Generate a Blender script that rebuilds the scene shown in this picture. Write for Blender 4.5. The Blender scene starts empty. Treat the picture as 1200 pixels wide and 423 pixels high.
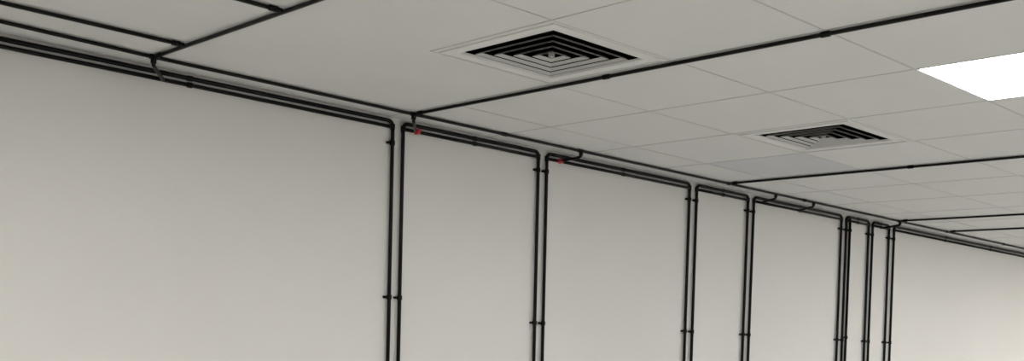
import bpy, bmesh, math
from mathutils import Vector, Matrix
CAMZ=1.55; CEIL=CAMZ+1.0; WALLY=4.0
X0,X1,Y0=-5.0,14.0,-4.0
scene=bpy.context.scene
scene.view_settings.view_transform='Standard'

def mat(name,col,rough=0.6,metal=0.0,var=0.0,scale=5.0,bump=0.0,bscale=200.0,emit=None,spec=0.5):
    m=bpy.data.materials.new(name); m.use_nodes=True
    nt=m.node_tree; b=nt.nodes['Principled BSDF']
    b.inputs['Base Color'].default_value=(*col,1); b.inputs['Roughness'].default_value=rough
    b.inputs['Metallic'].default_value=metal; b.inputs['Specular IOR Level'].default_value=spec
    tc=nt.nodes.new('ShaderNodeTexCoord')
    if var>0:
        n=nt.nodes.new('ShaderNodeTexNoise'); n.inputs['Scale'].default_value=scale; n.inputs['Detail'].default_value=4
        r=nt.nodes.new('ShaderNodeValToRGB')
        r.color_ramp.elements[0].position=0.3; r.color_ramp.elements[1].position=0.7
        r.color_ramp.elements[0].color=(*[c*(1-var) for c in col],1)
        r.color_ramp.elements[1].color=(*[min(1,c*(1+var)) for c in col],1)
        nt.links.new(tc.outputs['Object'],n.inputs['Vector']); nt.links.new(n.outputs['Fac'],r.inputs['Fac'])
        nt.links.new(r.outputs['Color'],b.inputs['Base Color'])
    if bump>0:
        n2=nt.nodes.new('ShaderNodeTexNoise'); n2.inputs['Scale'].default_value=bscale
        bp=nt.nodes.new('ShaderNodeBump'); bp.inputs['Strength'].default_value=bump; bp.inputs['Distance'].default_value=0.002
        nt.links.new(tc.outputs['Object'],n2.inputs['Vector']); nt.links.new(n2.outputs['Fac'],bp.inputs['Height'])
        nt.links.new(bp.outputs['Normal'],b.inputs['Normal'])
    if emit:
        b.inputs['Emission Color'].default_value=(*emit[0],1); b.inputs['Emission Strength'].default_value=emit[1]
    return m
M_wall=mat('painted_wall',(0.59,0.583,0.570),0.75,var=0.02,scale=1.2,bump=0.15,bscale=150)
M_ceil=mat('ceiling_tile',(0.575,0.577,0.568),0.9,var=0.015,scale=3,bump=0.3,bscale=120)
M_bar=mat('grid_bar',(0.44,0.44,0.43),0.5)
M_dark_tile=mat('stained_tile',(0.50,0.51,0.53),0.9,var=0.03,scale=4)
M_floor=mat('carpet_tile',(0.48,0.475,0.46),0.95,var=0.1,scale=40)
M_pipe=mat('black_conduit',(0.002,0.002,0.002),0.38,var=0.3,scale=30,spec=0.15)
M_clip=mat('black_clamp',(0.003,0.003,0.003),0.5,spec=0.15)
M_red=mat('red_fitting',(0.40,0.012,0.015),0.4)
M_metal=mat('painted_grille',(0.58,0.58,0.57),0.5)
M_vane=mat('grille_vane',(0.40,0.40,0.39),0.5)
M_black=mat('duct_shade_black',(0.002,0.002,0.002),0.9,spec=0.0)  # near-black colour stands in for the shade inside the diffuser
M_lens=mat('light_lens',(0.9,0.9,0.9),0.5,emit=((1.0,0.99,0.97),18.5))
M_lens_w=mat('light_lens_warm',(0.9,0.9,0.9),0.5,emit=((1.0,0.965,0.90),31.0))  # unseen end panels, tinted and boosted to warm both wall ends
M_trim=mat('trim_paint',(0.5,0.49,0.47),0.5)

def obj(name,bm,mats,smooth=False):
    me=bpy.data.meshes.new(name); bmesh.ops.recalc_face_normals(bm,faces=bm.faces) if smooth else None
    bm.to_mesh(me); bm.free()
    for m in mats: me.materials.append(m)
    if smooth:
        for p in me.polygons: p.use_smooth=True
    o=bpy.data.objects.new(name,me); scene.collection.objects.link(o); return o
def box(bm,a,b,mi=0):
    vs=[bm.verts.new((x,y,z)) for x in (a[0],b[0]) for y in (a[1],b[1]) for z in (a[2],b[2])]
    for f in ((0,1,3,2),(4,6,7,5),(0,4,5,1),(2,3,7,6),(0,2,6,4),(1,5,7,3)):
        fc=bm.faces.new([vs[i] for i in f]); fc.material_index=mi
def boxobj(name,a,b,m):
    bm=bmesh.new(); box(bm,a,b); return obj(name,bm,[m])

# ---------- shell
boxobj('floor',(X0,Y0,-0.1),(X1,WALLY,0),M_floor)
boxobj('wall_back',(X0,WALLY,0),(X1,WALLY+0.12,CEIL),M_wall)
boxobj('wall_front',(X0,Y0-0.12,0),(X1,Y0,CEIL),M_wall)
boxobj('wall_left',(X0-0.12,Y0-0.12,0),(X0,WALLY+0.12,CEIL),M_wall)
boxobj('wall_right',(X1,Y0-0.12,0),(X1+0.12,WALLY+0.12,CEIL),M_wall)
boxobj('baseboard_back',(X0,WALLY-0.012,0),(X1,WALLY,0.1),M_trim)

PX,PY=0.605,0.5875
gx=[X0]+[3.03+PX*k for k in range(-13,19) if X0+0.05<3.03+PX*k<X1-0.05]+[X1]
gy=[Y0]+[1.80+PY*k for k in range(-10,5) if Y0+0.05<1.80+PY*k<WALLY-0.05]+[WALLY]
def near(a,v): return min(range(len(a)),key=lambda i:abs(a[i]-v))
DIFF=[(2.425,2.3875),(4.24,2.3875)]
diffcells={(near(gx,x),near(gy,y)) for x,y in DIFF}
LX=[3.635+PX*k for k in (-10,-5,0,5,8,11,14)]  # closely spaced right-hand columns are unseen panels added to brighten that wall
LIGHTS=[(x,y) for x in LX for y in (1.80-2*PY,1.80-8*PY)]
lightcells=set()
for x,y in LIGHTS:
    i,j=near(gx,x),near(gy,y); lightcells|={(i,j),(i,j+1)}
darkcell=(near(gx,4.845),near(gy,2.975))
def plain(x,y): return (x<2.425 and y>2.3875) or (x<3.03 and y>2.975)
bm=bmesh.new()
for i in range(len(gx)-1):
    for j in range(len(gy)-1):
        if (i,j) in diffcells or (i,j) in lightcells: continue
        f=bm.faces.new([bm.verts.new(p) for p in ((gx[i],gy[j],CEIL),(gx[i],gy[j+1],CEIL),(gx[i+1],gy[j+1],CEIL),(gx[i+1],gy[j],CEIL))])
        f.material_index=1 if (i,j)==darkcell else 0
obj('ceiling',bm,[M_ceil,M_dark_tile])
bm=bmesh.new(); W=0.0035; T=0.0015
for i in range(1,len(gx)-1):
    for j in range(len(gy)-1):
        ym=(gy[j]+gy[j+1])/2
        if plain(gx[i]-0.1,ym) and plain(gx[i]+0.1,ym): continue
        box(bm,(gx[i]-W,gy[j],CEIL-T),(gx[i]+W,gy[j+1],CEIL+T))
for j in range(1,len(gy)-1):
    for i in range(len(gx)-1):
        xm=(gx[i]+gx[i+1])/2
        if plain(xm,gy[j]-0.1) and plain(xm,gy[j]+0.1): continue
        box(bm,(gx[i],gy[j]-W,CEIL-T),(gx[i+1],gy[j]+W,CEIL+T))
obj('trim_1',bm,[M_bar])

# ---------- diffusers
def frustum(bm,ho,zo,hi,zi,th=0.0015,mi=0):
    loops=[]
    for h,z in ((ho,zo),(hi,zi),(hi,zi+th),(ho,zo+th)):
        loops.append([bm.verts.new((sx*h,sy*h,z)) for sx,sy in ((-1,-1),(1,-1),(1,1),(-1,1))])
    for a in range(4):
        b=(a+1)%4
        for k in range(4):
            l=(k+1)%4
            f=bm.faces.new((loops[a][k],loops[a][l],loops[b][l],loops[b][k])); f.material_index=mi
def diffuser(cx,cy):
    bm=bmesh.new(); hx=0.2925
    frustum(bm,0.303,-0.0005,hx-0.015,-0.0008,0.001)
    frustum(bm,hx-0.014,-0.004,hx-0.020,-0.006,0.006)
    frustum(bm,hx-0.020,-0.003,0.228,-0.003,0.003)
    frustum(bm,0.228,-0.003,0.224,0.004)
    for k in range(4):
        o=0.188-0.047*k
        frustum(bm,o,-0.006,o-0.012,0.003,0.0015,2)
        frustum(bm,o-0.012,0.003,o-0.013,0.012,0.001,1)  # vane back coloured black to paint in the shade of the gap
    box(bm,(-0.008,-0.008,-0.005),(0.008,0.008,0.01),2)
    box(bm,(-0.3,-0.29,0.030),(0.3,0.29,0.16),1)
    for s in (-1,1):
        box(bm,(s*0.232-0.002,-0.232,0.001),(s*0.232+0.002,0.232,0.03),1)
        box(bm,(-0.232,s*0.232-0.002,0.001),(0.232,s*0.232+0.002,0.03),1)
    # support ribs above the cones (dark, recessed in the throat)
    for sx,sy in ((1,1),(-1,-1),(1,-1),(-1,1)):
        n=Vector((-sy,sx,0)).normalized()*0.003
        a=Vector((sx*0.01,sy*0.01,0)); b=Vector((sx*0.224,sy*0.224,0))
        vs=[bm.verts.new(p+Vector((0,0,z))) for z in (0.008,0.018) for p in (a-n,b-n,b+n,a+n)]
        for q in ((0,1,2,3),(4,5,6,7),(0,1,5,4),(2,3,7,6)):
            f=bm.faces.new([vs[i] for i in q]); f.material_index=1
    o=obj('air_diffuser',bm,[M_metal,M_black,M_vane]); o.location=(cx,cy,CEIL)
for x,y in DIFF: diffuser(x+PX/2,y+PY/2)

# ---------- light panels, with unseen ones added on the right
for x,y in LIGHTS:
    bm=bmesh.new()
    a=(0.008,0.008); b=(PX-0.008,2*PY-0.008)
    box(bm,(a[0],a[1],0.0),(b[0],b[1],0.05),0)
    box(bm,(a[0]+0.004,a[1]+0.004,-0.002),(b[0]-0.004,b[1]-0.004,-0.0005),1)
    o=obj('ceiling_light_panel',bm,[M_metal,M_lens_w if (x<2 or x>9) else M_lens]); o.location=(x,y,CEIL)

# ---------- conduits
def rounded(pts,r):
    out=[Vector(pts[0])]
    for i in range(1,len(pts)-1):
        p=Vector(pts[i]); a=Vector(pts[i-1])-p; b=Vector(pts[i+1])-p
        rr=min(r,a.length*0.45,b.length*0.45); a.normalize(); b.normalize()
        s=p+a*rr; e=p+b*rr
        for k in range(7):
            t=k/6; out.append((1-t)**2*s+2*t*(1-t)*p+t*t*e)
    out.append(Vector(pts[-1])); return out
def tube(bm,pts,r,n=10,mi=0):
    d=[(pts[min(i+1,len(pts)-1)]-pts[max(i-1,0)]).normalized() for i in range(len(pts))]
    up=d[0].orthogonal().normalized(); rings=[]
    for i,p in enumerate(pts):
        up=(up-d[i]*up.dot(d[i])).normalized(); s=d[i].cross(up)
        rings.append([bm.verts.new(p+r*(math.cos(2*math.pi*k/n)*up+math.sin(2*math.pi*k/n)*s)) for k in range(n)])
    for a,b in zip(rings,rings[1:]):
        for k in range(n):
            f=bm.faces.new((a[k],a[(k+1)%n],b[(k+1)%n],b[k])); f.material_index=mi
    for rg in (rings[0],rings[-1]):
        f=bm.faces.new(rg); f.material_index=mi
def collar(bm,p,axis,r,l=0.03,mi=1):
    p=Vector(p); a=Vector(axis).normalized()
    tube(bm,[p-a*l/2,p-a*l/2.01,p+a*l/2.01,p+a*l/2],r,12,mi)
MATS=[M_pipe,M_clip,M_red]
R=0.0090; YP=WALLY-0.014
Z1=CEIL-0.022; Z2=CEIL-0.048
def clamp_pole(bm,x,z,side=-1):
    collar(bm,(x,YP,z),(0,0,1),R*1.35,0.02)
    a,b=sorted((x,x+side*0.026))
    box(bm,(a,YP+0.002,z-0.005),(b,WALLY,z+0.005),1)
    a,b=sorted((x+side*0.018,x+side*0.026))
    box(bm,(a,YP-0.006,z-0.005),(b,WALLY,z+0.005),1)
def leanof(x): return 0.021 if x<4.5 else (0.008 if x<5.8 else 0.0)
def section(xa,xb,lo=True,ro=True):
    bm=bmesh.new(); pts=[]
    bx=lambda x,z: x+leanof(x)*(Z1-z)
    if lo: pts.append((bx(xa,0.12),YP,0.12))
    pts+= [(xa,YP,Z1),(xb,YP,Z1)]
    if ro: pts.append((bx(xb,0.12),YP,0.12))
    tube(bm,rounded(pts,0.030),R)
    tube(bm,rounded([(xa,YP,Z2),(xb,YP,Z2)],0.02),R*0.9)
    for on,x in ((lo,xa),(ro,xb)):
        if on:
            zs=(0.10,0.885,-0.7)
            if 3.0<x<3.08: zs=(0.18,0.88,-0.7)
            if 3.08<x<3.2: zs=(0.18,-0.7)
            for z in zs: clamp_pole(bm,bx(x,CAMZ+z),CAMZ+z,-1)
            collar(bm,(x,YP,Z2),(0,0,1),R*1.2,0.026)
    n=max(1,int((xb-xa)/1.0))
    for k in range(1,n+1):
        x=xa+(xb-xa)*k/(n+1)
        collar(bm,(x,YP,Z1),(1,0,0),R*1.2,0.02); collar(bm,(x,YP,Z2),(1,0,0),R*1.2,0.02)
    obj('wall_conduit',bm,MATS,True)
section(X0+0.05,3.045,lo=False)
section(3.105,3.988); section(4.05,5.27); section(5.34,5.88); section(5.945,7.04)
section(7.11,7.43); section(7.49,7.74); section(7.82,X1-0.05,ro=False)
bm=bmesh.new(); tube(bm,[Vector((7.165,YP+0.002,0.12)),Vector((7.165,YP+0.002,Z1))],R)
for z in (CAMZ+0.12,CAMZ+0.885): clamp_pole(bm,7.165,z)
obj('wall_conduit',bm,MATS,True)

# ceiling conduits
RC=0.0072; ZC=CEIL-RC-0.003; YC=3.83
def run(pts,collars=(),r=RC,rad=0.04):
    bm=bmesh.new(); tube(bm,rounded(pts,rad),r)
    for p,a in collars: collar(bm,p,a,r*1.3,0.03)
    obj('ceiling_conduit',bm,MATS,True)
run([(X0+0.05,3.74,ZC),(1.0,3.79,ZC),(1.82,YC,ZC),(X1-0.05,YC+0.03,ZC)],[((x,YC+(x-1.82)*0.0025,ZC),(1,0,0)) for x in (1.82,3.04,3.6,4.14,5.45,6.3,7.6,8.4,9.5)])
for x in (1.82,3.04,5.45,7.6,8.4):
    run([(x,YC-0.009,ZC),(x,Y0+0.05,ZC)],[((x,y,ZC),(0,1,0)) for y in (3.79,2.7,1.8,0.5)])
run([(X0+0.05,3.56,ZC),(1.81,3.58,ZC)],[((1.78,3.58,ZC),(1,0,0))])
run([(X0+0.05,2.95,ZC),(1.81,2.95,ZC)],[((1.78,2.95,ZC),(1,0,0))])
def drop(x,x2,red):
    bm=bmesh.new(); z2=Z2
    tube(bm,rounded([(x,YC,ZC-0.004),(x,YC,ZC-0.03),(x2,YP-0.012,z2-0.004),(x2,YP-0.004,z2)],0.02),RC)
    collar(bm,(x,YC,ZC-0.014),(0,0,1),RC*1.5,0.018)
    if red: collar(bm,(x2,YP-0.024,z2-0.004),(0.1,1,0),RC*1.7,0.028,2)
    obj('conduit_drop',bm,MATS,True)
drop(1.82,1.93,False); drop(3.04,3.17,True); drop(4.14,4.13,True); drop(5.95,6.0,False); drop(6.4,6.45,False); drop(7.6,7.62,False)

# ---------- camera
r=math.radians(2.2); th=math.radians(46.0); f=1286.0
F=Vector((math.cos(th),math.sin(th),0)); Rt=Vector((math.sin(th),-math.cos(th),0)); U=Vector((0,0,1))
cx=Rt*math.cos(r)+U*math.sin(r); cy=-Rt*math.sin(r)+U*math.cos(r); cz=-F
cam=bpy.data.cameras.new('camera'); co=bpy.data.objects.new('camera',cam); scene.collection.objects.link(co)
co.matrix_world=Matrix(((cx.x,cy.x,cz.x,0),(cx.y,cy.y,cz.y,0),(cx.z,cy.z,cz.z,CAMZ),(0,0,0,1)))
cam.sensor_width=36; cam.lens=36*f/1200; cam.shift_y=(400-211.5)/1200; cam.clip_start=0.05
scene.camera=co
w=bpy.data.worlds.new('world'); scene.world=w; w.use_nodes=True
w.node_tree.nodes['Background'].inputs[0].default_value=(0.02,0.02,0.02,1)
